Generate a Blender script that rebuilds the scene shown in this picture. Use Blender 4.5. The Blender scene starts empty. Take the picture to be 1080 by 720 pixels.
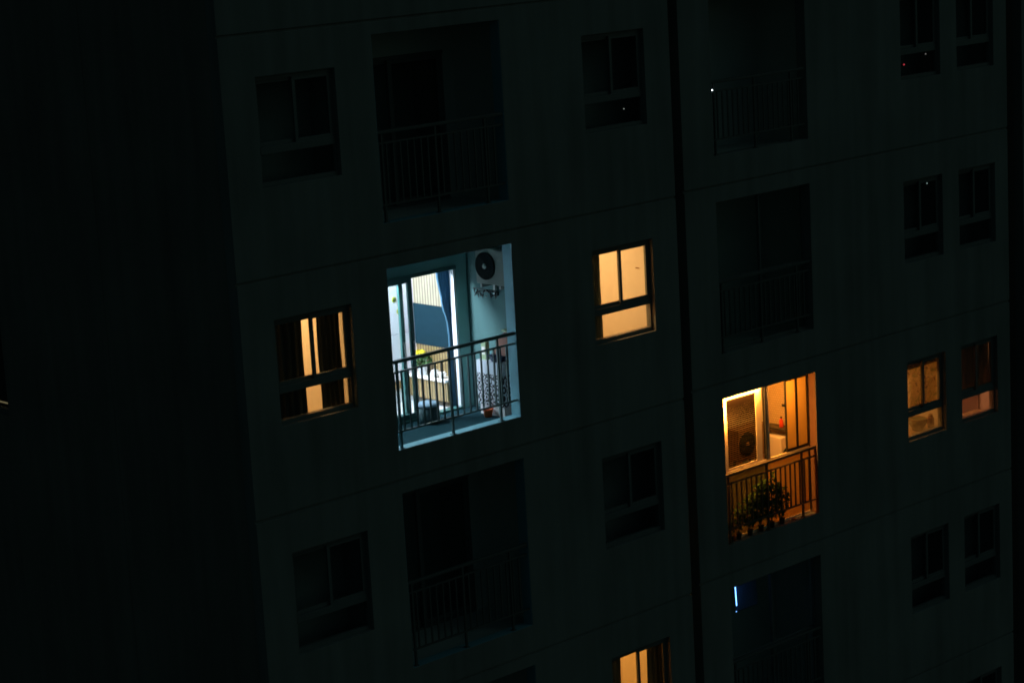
import bpy, math, random
from mathutils import Matrix, Vector
random.seed(11)
S = bpy.context.scene
COL = S.collection
H = 3.2
PI = math.pi

# ------------------------------------------------------------------ materials
def newmat(name):
    m = bpy.data.materials.new(name); m.use_nodes = True
    nt = m.node_tree; b = nt.nodes['Principled BSDF']
    return m, nt, b
def plain(name, col, rough=.6, metal=0., var=.12, scale=6., bump=0., bscale=60., spec=.5, transl=0.):
    m, nt, b = newmat(name)
    N, L = nt.nodes, nt.links
    tc = N.new('ShaderNodeTexCoord'); no = N.new('ShaderNodeTexNoise')
    no.inputs['Scale'].default_value = scale; no.inputs['Detail'].default_value = 5
    L.new(tc.outputs['Object'], no.inputs['Vector'])
    mx = N.new('ShaderNodeMix'); mx.data_type = 'RGBA'
    lo = [c*(1-var) for c in col]+[1]; hi = [min(1, c*(1+var)) for c in col]+[1]
    mx.inputs[6].default_value = lo; mx.inputs[7].default_value = hi
    L.new(no.outputs['Fac'], mx.inputs[0]); L.new(mx.outputs[2], b.inputs['Base Color'])
    b.inputs['Roughness'].default_value = rough; b.inputs['Metallic'].default_value = metal
    b.inputs['Specular IOR Level'].default_value = spec
    if bump:
        n2 = N.new('ShaderNodeTexNoise'); n2.inputs['Scale'].default_value = bscale; n2.inputs['Detail'].default_value = 3
        L.new(tc.outputs['Object'], n2.inputs['Vector'])
        bp = N.new('ShaderNodeBump'); bp.inputs['Strength'].default_value = bump; bp.inputs['Distance'].default_value = .01
        L.new(n2.outputs['Fac'], bp.inputs['Height']); L.new(bp.outputs['Normal'], b.inputs['Normal'])
    if transl:
        tr = N.new('ShaderNodeBsdfTranslucent'); L.new(mx.outputs[2], tr.inputs['Color'])
        ms = N.new('ShaderNodeMixShader'); ms.inputs[0].default_value = transl
        L.new(b.outputs[0], ms.inputs[1]); L.new(tr.outputs[0], ms.inputs[2])
        L.new(ms.outputs[0], N['Material Output'].inputs['Surface'])
    return m
def facade_mat(name, col):
    m, nt, b = newmat(name); N, L = nt.nodes, nt.links
    tc = N.new('ShaderNodeTexCoord')
    n1 = N.new('ShaderNodeTexNoise'); n1.inputs['Scale'].default_value = .55; n1.inputs['Detail'].default_value = 6
    mp = N.new('ShaderNodeMapping'); mp.inputs['Scale'].default_value = (3.2, 3.2, .25)
    n2 = N.new('ShaderNodeTexNoise'); n2.inputs['Scale'].default_value = 1.2; n2.inputs['Detail'].default_value = 7
    L.new(tc.outputs['Object'], n1.inputs['Vector']); L.new(tc.outputs['Object'], mp.inputs['Vector']); L.new(mp.outputs[0], n2.inputs['Vector'])
    ad = N.new('ShaderNodeMath'); ad.operation = 'ADD'; L.new(n1.outputs['Fac'], ad.inputs[0]); L.new(n2.outputs['Fac'], ad.inputs[1])
    cr = N.new('ShaderNodeMapRange'); cr.inputs[1].default_value = .7; cr.inputs[2].default_value = 1.3
    L.new(ad.outputs[0], cr.inputs[0])
    mx = N.new('ShaderNodeMix'); mx.data_type = 'RGBA'
    mx.inputs[6].default_value = [c*.74 for c in col]+[1]; mx.inputs[7].default_value = [c*1.12 for c in col]+[1]
    L.new(cr.outputs[0], mx.inputs[0]); L.new(mx.outputs[2], b.inputs['Base Color'])
    b.inputs['Roughness'].default_value = .85
    n3 = N.new('ShaderNodeTexNoise'); n3.inputs['Scale'].default_value = 45
    L.new(tc.outputs['Object'], n3.inputs['Vector'])
    bp = N.new('ShaderNodeBump'); bp.inputs['Strength'].default_value = .25; bp.inputs['Distance'].default_value = .006
    L.new(n3.outputs['Fac'], bp.inputs['Height']); L.new(bp.outputs['Normal'], b.inputs['Normal'])
    return m
def glass_mat(name, tint=(.93, .96, .95), rough=.02):
    m, nt, b = newmat(name); N, L = nt.nodes, nt.links
    N.remove(b)
    t = N.new('ShaderNodeBsdfTransparent'); t.inputs[0].default_value = (*tint, 1)
    g = N.new('ShaderNodeBsdfGlossy'); g.inputs['Roughness'].default_value = rough
    fr = N.new('ShaderNodeFresnel'); ge = N.new('ShaderNodeNewGeometry'); mr = N.new('ShaderNodeMapRange')
    mr.inputs[3].default_value = 1.45; mr.inputs[4].default_value = 1/1.45
    L.new(ge.outputs['Backfacing'], mr.inputs[0]); L.new(mr.outputs[0], fr.inputs[0])
    ms = N.new('ShaderNodeMixShader')
    L.new(fr.outputs[0], ms.inputs[0]); L.new(t.outputs[0], ms.inputs[1]); L.new(g.outputs[0], ms.inputs[2])
    L.new(ms.outputs[0], N['Material Output'].inputs['Surface'])
    return m
def frosted_mat(name, col, clear=.15):
    m, nt, b = newmat(name); N, L = nt.nodes, nt.links
    b.inputs['Base Color'].default_value = (*col, 1); b.inputs['Roughness'].default_value = .25
    tr = N.new('ShaderNodeBsdfTranslucent'); tr.inputs[0].default_value = (*col, 1)
    tp = N.new('ShaderNodeBsdfTransparent')
    a = N.new('ShaderNodeMixShader'); a.inputs[0].default_value = .8
    L.new(b.outputs[0], a.inputs[1]); L.new(tr.outputs[0], a.inputs[2])
    c = N.new('ShaderNodeMixShader'); c.inputs[0].default_value = clear
    L.new(a.outputs[0], c.inputs[1]); L.new(tp.outputs[0], c.inputs[2])
    L.new(c.outputs[0], N['Material Output'].inputs['Surface'])
    return m
def emit(name, col, st):
    m, nt, b = newmat(name)
    b.inputs['Base Color'].default_value = (.8, .8, .8, 1)
    b.inputs['Emission Color'].default_value = (*col, 1); b.inputs['Emission Strength'].default_value = st
    return m
def stripes(name, c1, c2, axis='Y', period=.06, duty=.5, rough=.5):
    """vertical battens: colour bands with a matching bump"""
    m, nt, b = newmat(name); N, L = nt.nodes, nt.links
    tc = N.new('ShaderNodeTexCoord'); sp = N.new('ShaderNodeSeparateXYZ'); L.new(tc.outputs['Object'], sp.inputs[0])
    d = N.new('ShaderNodeMath'); d.operation = 'DIVIDE'; d.inputs[1].default_value = period; L.new(sp.outputs[axis], d.inputs[0])
    f = N.new('ShaderNodeMath'); f.operation = 'FRACT'; L.new(d.outputs[0], f.inputs[0])
    g = N.new('ShaderNodeMath'); g.operation = 'GREATER_THAN'; g.inputs[1].default_value = duty; L.new(f.outputs[0], g.inputs[0])
    no = N.new('ShaderNodeTexNoise'); no.inputs['Scale'].default_value = 9; L.new(tc.outputs['Object'], no.inputs['Vector'])
    mx = N.new('ShaderNodeMix'); mx.data_type = 'RGBA'; mx.inputs[6].default_value = (*c1, 1); mx.inputs[7].default_value = (*c2, 1)
    L.new(g.outputs[0], mx.inputs[0])
    hs = N.new('ShaderNodeMix'); hs.data_type = 'RGBA'; hs.blend_type = 'MULTIPLY'; hs.inputs[0].default_value = .35
    L.new(mx.outputs[2], hs.inputs[6]); L.new(no.outputs['Fac'], hs.inputs[7])
    L.new(hs.outputs[2], b.inputs['Base Color']); b.inputs['Roughness'].default_value = rough
    return m
def tile_mat(name, c1, c2, grout, sc=9.):
    m, nt, b = newmat(name); N, L = nt.nodes, nt.links
    tc = N.new('ShaderNodeTexCoord')
    sp = N.new('ShaderNodeSeparateXYZ'); mp = N.new('ShaderNodeCombineXYZ')
    L.new(tc.outputs['Object'], sp.inputs[0]); L.new(sp.outputs['Y'], mp.inputs[0]); L.new(sp.outputs['Z'], mp.inputs[1])
    br = N.new('ShaderNodeTexBrick'); br.inputs['Color1'].default_value = (*c1, 1); br.inputs['Color2'].default_value = (*c2, 1)
    br.inputs['Mortar'].default_value = (*grout, 1); br.inputs['Scale'].default_value = sc; br.offset = .5
    br.inputs['Brick Width'].default_value = .5; br.inputs['Row Height'].default_value = .5; br.inputs['Mortar Size'].default_value = .045
    L.new(mp.outputs[0], br.inputs['Vector']); L.new(br.outputs['Color'], b.inputs['Base Color'])
    b.inputs['Roughness'].default_value = .25
    return m
def lace_mat(name):
    """black scroll pattern on white cloth"""
    m, nt, b = newmat(name); N, L = nt.nodes, nt.links
    tc = N.new('ShaderNodeTexCoord'); sp = N.new('ShaderNodeSeparateXYZ'); L.new(tc.outputs['Object'], sp.inputs[0])
    mp = N.new('ShaderNodeMapping'); mp.inputs['Scale'].default_value = (1, 1, .62); L.new(tc.outputs['Object'], mp.inputs['Vector'])
    vo = N.new('ShaderNodeTexVoronoi'); vo.inputs['Scale'].default_value = 13; vo.inputs['Randomness'].default_value = .35
    L.new(mp.outputs[0], vo.inputs['Vector'])
    wv = N.new('ShaderNodeMath'); wv.operation = 'MULTIPLY'; wv.inputs[1].default_value = 17; L.new(vo.outputs['Distance'], wv.inputs[0])
    sn = N.new('ShaderNodeMath'); sn.operation = 'SINE'; L.new(wv.outputs[0], sn.inputs[0])
    gt = N.new('ShaderNodeMath'); gt.operation = 'GREATER_THAN'; gt.inputs[1].default_value = -.1; L.new(sn.outputs[0], gt.inputs[0])
    zz = N.new('ShaderNodeMath'); zz.operation = 'LESS_THAN'; zz.inputs[1].default_value = .63; L.new(sp.outputs['Z'], zz.inputs[0])
    ml = N.new('ShaderNodeMath'); ml.operation = 'MULTIPLY'; L.new(gt.outputs[0], ml.inputs[0]); L.new(zz.outputs[0], ml.inputs[1])
    mx = N.new('ShaderNodeMix'); mx.data_type = 'RGBA'; mx.inputs[6].default_value = (.72, .8, .88, 1); mx.inputs[7].default_value = (.015, .015, .018, 1)
    L.new(ml.outputs[0], mx.inputs[0]); L.new(mx.outputs[2], b.inputs['Base Color']); b.inputs['Roughness'].default_value = .8
    return m
def print_mat(name, cols, sc=7.):
    """mottled printed cloth or clutter seen through glass"""
    m, nt, b = newmat(name); N, L = nt.nodes, nt.links
    tc = N.new('ShaderNodeTexCoord'); vo = N.new('ShaderNodeTexNoise'); vo.inputs['Scale'].default_value = sc; vo.inputs['Detail'].default_value = 4
    vo.inputs['Distortion'].default_value = 1.5
    L.new(tc.outputs['Object'], vo.inputs['Vector'])
    r = N.new('ShaderNodeValToRGB'); r.color_ramp.elements[0].position = .35; r.color_ramp.elements[1].position = .65
    r.color_ramp.elements[0].color = (*cols[0], 1); r.color_ramp.elements[1].color = (*cols[-1], 1)
    for i, c in enumerate(cols[1:-1]):
        e = r.color_ramp.elements.new(.35+.3*(i+1)/(len(cols)-1)); e.color = (*c, 1)
    L.new(vo.outputs['Fac'], r.inputs[0]); L.new(r.outputs[0], b.inputs['Base Color']); b.inputs['Roughness'].default_value = .8
    tr = N.new('ShaderNodeBsdfTranslucent'); L.new(r.outputs[0], tr.inputs[0])
    a = N.new('ShaderNodeMixShader'); a.inputs[0].default_value = .6
    L.new(b.outputs[0], a.inputs[1]); L.new(tr.outputs[0], a.inputs[2]); L.new(a.outputs[0], N['Material Output'].inputs['Surface'])
    return m

M = dict(
    facade=facade_mat('facade_paint', (.262, .265, .245)),
    side=facade_mat('side_paint', (.285, .245, .205)),
    soffit=plain('dark_recess_paint', (.09, .11, .105), .85, bump=.1),
    balc=plain('balcony_side_shade_paint', (.085, .175, .175), .9, var=.08, scale=2.5, bump=.12, spec=.08),  # darker copy: dimmer light on the side walls put into the colour
    balc_back=plain('balcony_back_bounce_paint', (.26, .50, .48), .9, var=.06, scale=2.5, bump=.12, spec=.08),  # lighter copy: bounced light on the back wall put into the colour
    balc_dark=plain('balcony_paint_unlit', (.62, .64, .60), .8, var=.1, scale=2.5),  # paler copy for unlit balconies, ambient light put into the colour
    frame=plain('window_frame_grey', (.17, .185, .18), .4),
    frame_teal=plain('door_frame_teal', (.055, .17, .16), .35),
    frame_white=plain('frame_white', (.82, .86, .88), .35, var=.03),
    frame_cream=plain('frame_cream', (.84, .70, .48), .35, var=.05),
    rail_amber=plain('rail_paint_amber_lit', (.13, .105, .07), .35, var=.2, scale=14),  # rail copy browned in colour for the amber light
    rail_unlit=plain('rail_paint_unlit', (.105, .12, .115), .5, var=.2, scale=14),  # darker rail copy, lack of light put into the colour
    rail=plain('rail_paint', (.30, .35, .34), .38, var=.2, scale=14),
    rail_dark=plain('rail_paint_dark', (.035, .045, .045), .3, var=.2, scale=14),
    room=plain('dim_room_wall', (.32, .33, .32), .9),
    peach=plain('cream_wall', (.80, .74, .62), .8, var=.04, scale=1.5),
    white=plain('white_wall', (.82, .83, .84), .8, var=.03, scale=1.5),
    floor=plain('pale_floor', (.75, .77, .80), .3, var=.04),
    wood=plain('warm_wood', (.42, .25, .11), .5, var=.25, scale=12),
    slat_cream=stripes('cream_battens', (.46, .40, .27), (.20, .16, .11), 'Y', .062, .62),
    slat_wood=stripes('wood_battens', (.38, .27, .11), (.13, .08, .03), 'Y', .062, .60),
    floor_dark=plain('dark_floor_tiles', (.014, .042, .052), .95, spec=.03),
    lining=plain('blue_light_reveal_tint', (.20, .45, .53), .7, var=.06, scale=3., bump=.1),  # colour of an added lining, carries the bluish light on the reveal
    teal=plain('teal_panel', (.010, .030, .042), .9, var=.04, spec=.03),
    console=plain('white_console', (.80, .78, .74), .35, var=.03),
    ac_brown=plain('ac_dim_amber', (.20, .115, .065), .5, var=.15),  # casing browned in colour for the dim amber light on it
    rail_teal=plain('rail_paint_blue_lit', (.13, .19, .195), .35, var=.2, scale=14),  # rail copy tinted in colour for the blue light
    acbody=plain('ac_shaded_white', (.20, .25, .23), .7, spec=.1, var=.05),  # white casing greyed, its shade put into the colour
    acgrille=plain('ac_grille', (.018, .028, .028), .9, spec=.03),
    black=plain('black_plastic', (.02, .02, .02), .4),
    blue=plain('blue_curtain', (.12, .29, .42), .75, var=.25, scale=5, transl=.45),
    fridge=plain('cabinet_white', (.92, .84, .92), .6, var=.02),
    pillar=plain('amber_light_reveal_tint', (.19, .10, .06), .8, bump=.1),  # colour of an added lining, carries the orange light on the reveal
    cabinet_brown=plain('brown_cupboard', (.22, .13, .11), .6),
    dark_curtain=plain('dark_curtain', (.045, .058, .052), .9, var=.2),
    olive_curtain=plain('olive_curtain', (.16, .18, .13), .9, var=.2, transl=.10),
    brown_cloth=plain('brown_cloth', (.42, .25, .20), .9, var=.3, transl=.3),
    ice_cloth=plain('pale_cloth', (.16, .25, .45), .9, transl=.3),
    sheer=plain('sheer_curtain', (.75, .7, .6), .9, transl=.5),
    glass=glass_mat('clear_glass'),
    frost=frosted_mat('frosted_glass', (.64, .47, .20)),
    hazy=frosted_mat('hazy_glass', (.75, .66, .50), .80),  # haze added to the glass, softens contrast and holds the room's glow
    olive_glass=frosted_mat('frosted_lower_glass', (.20, .21, .12), .25),
    lace=lace_mat('patterned_cover'),
    yellow=plain('yellow_petals', (.85, .72, .03), .6),
    leaf=plain('leaf', (.05, .12, .035), .5, var=.4, scale=20, transl=.25),
    leaf_dark=plain('leaf_dark', (.10, .20, .05), .7, var=.4, scale=20, transl=.5),
    pot_white=plain('white_pot', (.75, .8, .85), .3),
    pot_dark=plain('dark_pot', (.06, .05, .045), .6),
    terracotta=plain('terracotta', (.40, .18, .09), .8),
    stool=plain('stool_dark', (.03, .07, .08), .5),
    cushion=plain('cushion_pale_blue', (.35, .48, .62), .8),
    brown_bag=plain('brown_bag', (.28, .13, .09), .7),
    navy=plain('navy_plastic', (.02, .035, .10), .4),
    green_box=plain('pale_green_box', (.33, .45, .25), .6),
    red=plain('red_plastic', (.75, .07, .03), .35),
    orange=plain('orange_plastic', (.70, .13, .03), .5),
    sun_yellow=plain('sticker_yellow', (.55, .55, .06), .5),
    sun_dark=plain('sticker_centre', (.07, .09, .02), .5),
    tiles=tile_mat('dotted_tiles', (.72, .54, .36), (.66, .49, .32), (.48, .34, .22), 12.),
    steel=plain('steel', (.5, .5, .5), .3, metal=1.),
    asphalt=plain('asphalt', (.05, .05, .052), .9, scale=1.5),
    cloth_print=print_mat('printed_cloth', [(.40, .45, .25), (.75, .62, .38), (.85, .70, .5), (.22, .16, .10)], 9.),
    blanket=plain('pink_wall', (.74, .58, .46), .8, var=.1),
    pinkcloth=plain('pink_cloth', (.6, .25, .2), .8),
    bowl=plain('olive_bowl', (.15, .18, .09), .4),
    louvre=plain('louvre_dark', (.008, .005, .003), .9, spec=.02),
)

# ------------------------------------------------------------------ mesh helpers
class MB:
    def __init__(s): s.v = []; s.f = []; s.sm = []
    def quad(s, a, b, c, d, smooth=False):
        n = len(s.v); s.v += [a, b, c, d]; s.f.append((n, n+1, n+2, n+3)); s.sm.append(smooth)
    def box(s, x0, x1, y0, y1, z0, z1):
        n = len(s.v)
        s.v += [(x, y, z) for z in (z0, z1) for y in (y0, y1) for x in (x0, x1)]
        for q in ((0, 2, 3, 1), (4, 5, 7, 6), (0, 1, 5, 4), (2, 6, 7, 3), (0, 4, 6, 2), (1, 3, 7, 5)):
            s.f.append(tuple(n+i for i in q)); s.sm.append(False)
        return s
    def tube(s, p, q, r, k=8, r2=None, cap=True):
        p, q = Vector(p), Vector(q); r2 = r if r2 is None else r2
        d = (q-p).normalized(); a = d.orthogonal().normalized(); b = d.cross(a)
        n = len(s.v)
        for c, rr in ((p, r), (q, r2)):
            for i in range(k):
                t = 2*PI*i/k; s.v.append(tuple(c+a*math.cos(t)*rr+b*math.sin(t)*rr))
        for i in range(k):
            j = (i+1) % k; s.f.append((n+i, n+j, n+k+j, n+k+i)); s.sm.append(True)
        if cap:
            s.f.append(tuple(n+i for i in reversed(range(k)))); s.sm.append(False)
            s.f.append(tuple(n+k+i for i in range(k))); s.sm.append(False)
        return s
    def lathe(s, prof, c=(0, 0, 0), k=20, axis='Z'):
        n = len(s.v); m = len(prof)
        for r, h in prof:
            for i in range(k):
                t = 2*PI*i/k; u, w = r*math.cos(t), r*math.sin(t)
                s.v.append({'Z': (c[0]+u, c[1]+w, c[2]+h), 'X': (c[0]-h, c[1]+u, c[2]+w), 'Y': (c[0]+u, c[1]-h, c[2]+w)}[axis])
        for j in range(m-1):
            for i in range(k):
                i2 = (i+1) % k; s.f.append((n+j*k+i, n+j*k+i2, n+(j+1)*k+i2, n+(j+1)*k+i)); s.sm.append(True)
        return s
    def leafs(s, c, rad, n, size, squash=(1, 1, 1)):
        for _ in range(n):
            while True:
                p = Vector([random.uniform(-1, 1) for _ in range(3)])
                if .2 < p.length < 1: break
            p = Vector((p.x*rad*squash[0], p.y*rad*squash[1], p.z*rad*squash[2]))+Vector(c)
            d = Vector([random.uniform(-1, 1) for _ in range(3)]); d.z += .3; d.normalize()
            o = d.orthogonal().normalized(); o.rotate(Matrix.Rotation(random.uniform(0, 6.3), 3, d))
            l = size*random.uniform(.6, 1.3); w = l*.28
            t = Vector((0, 0, -l*.12))
            s.quad(tuple(p-d*l*.5), tuple(p+o*w), tuple(p+d*l*.5+t), tuple(p-o*w))
        return s
    def build(s, name, mat, parent=None, loc=None, bevel=0., recalc=True):
        me = bpy.data.meshes.new(name); me.from_pydata(s.v, [], s.f)
        me.polygons.foreach_set('use_smooth', s.sm)
        if recalc:
            import bmesh
            bm = bmesh.new(); bm.from_mesh(me)
            bmesh.ops.remove_doubles(bm, verts=bm.verts, dist=1e-5)
            bmesh.ops.recalc_face_normals(bm, faces=bm.faces); bm.to_mesh(me); bm.free()
        for mm in (mat if isinstance(mat, (list, tuple)) else [mat]): me.materials.append(mm)
        o = bpy.data.objects.new(name, me); COL.objects.link(o)
        if loc: o.location = loc
        if parent: o.parent = parent
        if bevel:
            b = o.modifiers.new('bevel', 'BEVEL'); b.width = bevel; b.segments = 2; b.limit_method = 'ANGLE'; b.angle_limit = .6
        return o
def tag(o, label=None, cat=None, group=None, kind=None):
    if label: o['label'] = label
    if cat: o['category'] = cat
    if group: o['group'] = group
    if kind: o['kind'] = kind
    return o
def empty(name, loc=(0, 0, 0)):
    o = bpy.data.objects.new(name, None); COL.objects.link(o); o.location = loc; o.empty_display_size = .2
    return o

def wall(cuts_u, cuts_v, depth, T, mapf):
    """height-field wall: depth(u,v) -> recess of the front face (None = opening through thickness T)"""
    mb = MB(); nu, nv = len(cuts_u)-1, len(cuts_v)-1
    D = [[depth((cuts_u[i]+cuts_u[i+1])/2, (cuts_v[j]+cuts_v[j+1])/2) for j in range(nv)] for i in range(nu)]
    g = lambda i, j: T if not (0 <= i < nu and 0 <= j < nv) or D[i][j] is None else D[i][j]
    for i in range(nu):
        for j in range(nv):
            u0, u1, v0, v1 = cuts_u[i], cuts_u[i+1], cuts_v[j], cuts_v[j+1]
            d = D[i][j]
            if d is not None:
                mb.quad(*[mapf(u, d, v) for u, v in ((u0, v0), (u1, v0), (u1, v1), (u0, v1))])
                mb.quad(*[mapf(u, T, v) for u, v in ((u0, v0), (u0, v1), (u1, v1), (u1, v0))])
            d = T if d is None else d
            if i+1 <= nu:
                e = g(i+1, j)
                if abs(e-d) > 1e-9: mb.quad(mapf(u1, d, v0), mapf(u1, d, v1), mapf(u1, e, v1), mapf(u1, e, v0))
            e = g(i, j+1)
            if abs(e-d) > 1e-9: mb.quad(mapf(u0, d, v1), mapf(u1, d, v1), mapf(u1, e, v1), mapf(u0, e, v1))
            if i == 0:
                e = T
                if abs(e-d) > 1e-9: mb.quad(mapf(u0, d, v0), mapf(u0, d, v1), mapf(u0, e, v1), mapf(u0, e, v0))
            if j == 0:
                e = T
                if abs(e-d) > 1e-9: mb.quad(mapf(u0, d, v0), mapf(u1, d, v0), mapf(u1, e, v0), mapf(u0, e, v0))
    return mb

# ------------------------------------------------------------------ the building
GROUND = -34.0
TOP = 12.8
B = empty('apartment_building', (0, 0, GROUND))
tag(B, 'dark concrete apartment block with a few lit windows and two lit balconies', 'apartment building')
inv = Matrix.Translation((0, 0, -GROUND))
def part(mb, name, mat, parent=None, bevel=0., recalc=True):
    """part of the building given in world coordinates"""
    o = mb.build(name, mat, None, bevel=bevel, recalc=recalc)
    if parent is None:
        o.parent = B; o.matrix_parent_inverse = inv
    else:
        o.parent = parent
        if parent.type == 'EMPTY': o.matrix_parent_inverse = Matrix.Translation(-Vector(parent['w']))
    return o
def mount(name, loc):
    """an Empty under the building that gathers the pieces of a window or a railing"""
    o = empty(name, (loc[0], loc[1], loc[2]-GROUND)); o.parent = B; o['w'] = loc
    return o

X = dict(w=(-7.869, -6.547), b=(-5.878, -3.515), u=(-1.883, -.562), p=(1.151, 3.48), q=(6.021, 7.142), r=(7.631, 8.737))
Z = dict(w=(1.18, 2.62), b=(.419, 2.992), u=(1.18, 2.62), p=(.461, 2.919), q=(1.157, 2.60), r=(1.157, 2.60))
ROWS = range(-1, 5)
seam_z = [-H*k for k in range(-3, 11)]
def uniq(l):
    l = sorted(l); o = [l[0]]
    for x in l[1:]:
        if x-o[-1] > 1e-6: o.append(x)
    return o
def block(x0, x1, y0, keys, mat, name='facade_wall', T=.2):
    us = [x0, x1]; vs = [GROUND, TOP]
    for k in keys: us += X[k]
    for k in ROWS:
        for key in keys: vs += [Z[key][0]-H*k, Z[key][1]-H*k]
    for z in seam_z: vs += [z-.04, z]
    def dep(u, v):
        for key in keys:
            if X[key][0] < u < X[key][1]:
                for k in ROWS:
                    if Z[key][0]-H*k < v < Z[key][1]-H*k: return None
        for z in seam_z:
            if z-.04 < v < z: return .03
        return 0.
    mb = wall(uniq(us), uniq([v for v in vs if GROUND <= v <= TOP]), dep, T, lambda u, d, v: (u, y0+d, v))
    return part(mb, name, mat, bevel=.006)
block(-8.422, 0., 0., ['w', 'b', 'u'], M['facade'])
block(.421, 9.141, .2, ['p', 'q', 'r'], M['facade'])
block(9.62, 16., .2, [], M['facade'])
# side wall on the left with its own windows (seen very obliquely, almost black)
SW = (6.08, 7.25)
def sdep(u, v):
    if SW[0] < u < SW[1]:
        for k in (1,):
            if -2.58+H*(1-k) < v < -1.15+H*(1-k): return None
    if 3.14 < u < 3.18: return .006
    return 0.
vs = [GROUND, TOP]
for k in (1,): vs += [-2.58+H*(1-k), -1.15+H*(1-k)]
part(wall(uniq([.2, 3.14, 3.18, SW[0], SW[1], 15.]), uniq(vs), sdep, .2, lambda u, d, v: (-8.422+d, u, v)), 'side_wall', M['side'], bevel=.006)
# returns and backs of the light wells, rear wall, roof
mb = MB(); mb.box(-.2, 0, .2, 2.6, GROUND, TOP); mb.box(.421, .571, .4, 2.6, GROUND, TOP); mb.box(-.2, .571, 2.6, 2.8, GROUND, TOP)
part(mb, 'light_well_wall', M['side'])
mb = MB(); mb.box(8.941, 9.141, .4, 2.6, GROUND, TOP); mb.box(9.62, 9.82, .4, 2.6, GROUND, TOP); mb.box(8.941, 9.82, 2.6, 2.8, GROUND, TOP)
part(mb, 'light_well_wall', M['side'])
mb = MB(); mb.box(-8.222, 16, 14.8, 15., GROUND, TOP); mb.box(15.8, 16, .4, 14.8, GROUND, TOP)
part(mb, 'rear_wall', M['side'])
mb = MB(); mb.box(-8.6, 16.2, -.15, 15.2, TOP, TOP+.25)
part(mb, 'roof', M['side'], bevel=.02)

def shell(x0, x1, y0, y1, z0, z1, mats, name='room', back=True, front=False):
    """inside faces of a room open towards the facade; mats = (wall, floor, ceiling)"""
    mb = MB()
    mb.quad((x0, y0, z0), (x0, y1, z0), (x0, y1, z1), (x0, y0, z1))
    mb.quad((x1, y0, z0), (x1, y1, z0), (x1, y1, z1), (x1, y0, z1))
    if back: mb.quad((x0, y1, z0), (x1, y1, z0), (x1, y1, z1), (x0, y1, z1))
    nb = len(mb.f)
    mb.quad((x0, y0, z0), (x1, y0, z0), (x1, y1, z0), (x0, y1, z0))
    mb.quad((x0, y0, z1), (x1, y0, z1), (x1, y1, z1), (x0, y1, z1))
    o = part(mb, name, list(mats), recalc=False)
    o.data.polygons[nb].material_index = 1; o.data.polygons[nb+1].material_index = 2 if len(mats) > 2 else 0
    return o
DARK = (M['room'], M['room'])

# ------------------------------------------------------------------ windows
def window(key, k, yf, frame=None, glass=None, shift=0.):
    """two sliding sashes over one wide fixed pane"""
    x0, x1 = X[key]; z0, z1 = Z[key][0]-H*k, Z[key][1]-H*k
    w = x1-x0; y = yf+.075
    frame = frame or M['frame']
    g = mount('window', ((x0+x1)/2, yf, z0))
    mb = MB(); f = .055
    mb.box(x0, x1, y, y+.09, z0, z0+f); mb.box(x0, x1, y, y+.09, z1-f, z1)
    mb.box(x0, x0+f, y, y+.09, z0+f, z1-f); mb.box(x1-.03, x1, y, y+.09, z0+f, z1-f)
    zm = z0+.42
    mb.box(x0+f, x1-.03, y-.005, y+.095, zm, zm+.10)          # transom
    part(mb, 'frame', frame, g, bevel=.004)
    s = .05; xm = x0+w*.527
    lx0, lx1 = x0+f, xm+.045
    rx0, rx1 = xm-.045, x1-.031
    a, b = zm+.10, z1-f
    for (p, q, yy) in ((lx0, lx1, y+.05), (rx0, rx1, y+.005)):
        mb = MB()
        mb.box(p, p+s, yy, yy+.035, a, b); mb.box(q-s, q, yy, yy+.035, a, b)
        mb.box(p+s, q-s, yy, yy+.035, a, a+s); mb.box(p+s, q-s, yy, yy+.035, b-s, b)
        part(mb, 'sash', frame, g, bevel=.003)
        mb = MB(); mb.box(p+s-.005, q-s+.005, yy+.013, yy+.019, a+s-.005, b-s+.005)
        part(mb, 'glass', glass or M['glass'], g)
    mb = MB(); mb.box(x0+f-.005, x1-.025, y+.04, y+.046, z0+f-.005, zm+.005)
    part(mb, 'glass', glass or M['glass'], g)
    # stone sill below, standing a little proud
    return g

ROOMX = dict(w=(-8.2, -6.52), u=(-3.0, -.22), q=(5.3, 7.35), r=(7.42, 8.92))
for key, yf in (('w', 0.), ('u', 0.), ('q', .2), ('r', .2)):
    for k in ROWS:
        window(key, k, yf, glass=M['hazy'] if k == 2 and key in 'qr' else None)
        if (key, k) in (('w', 1), ('u', 1), ('u', 3), ('q', 2), ('r', 2)): continue
        shell(*ROOMX[key], yf+.2, yf+.62, .35-H*k, 3.1-H*k, DARK)
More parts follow.
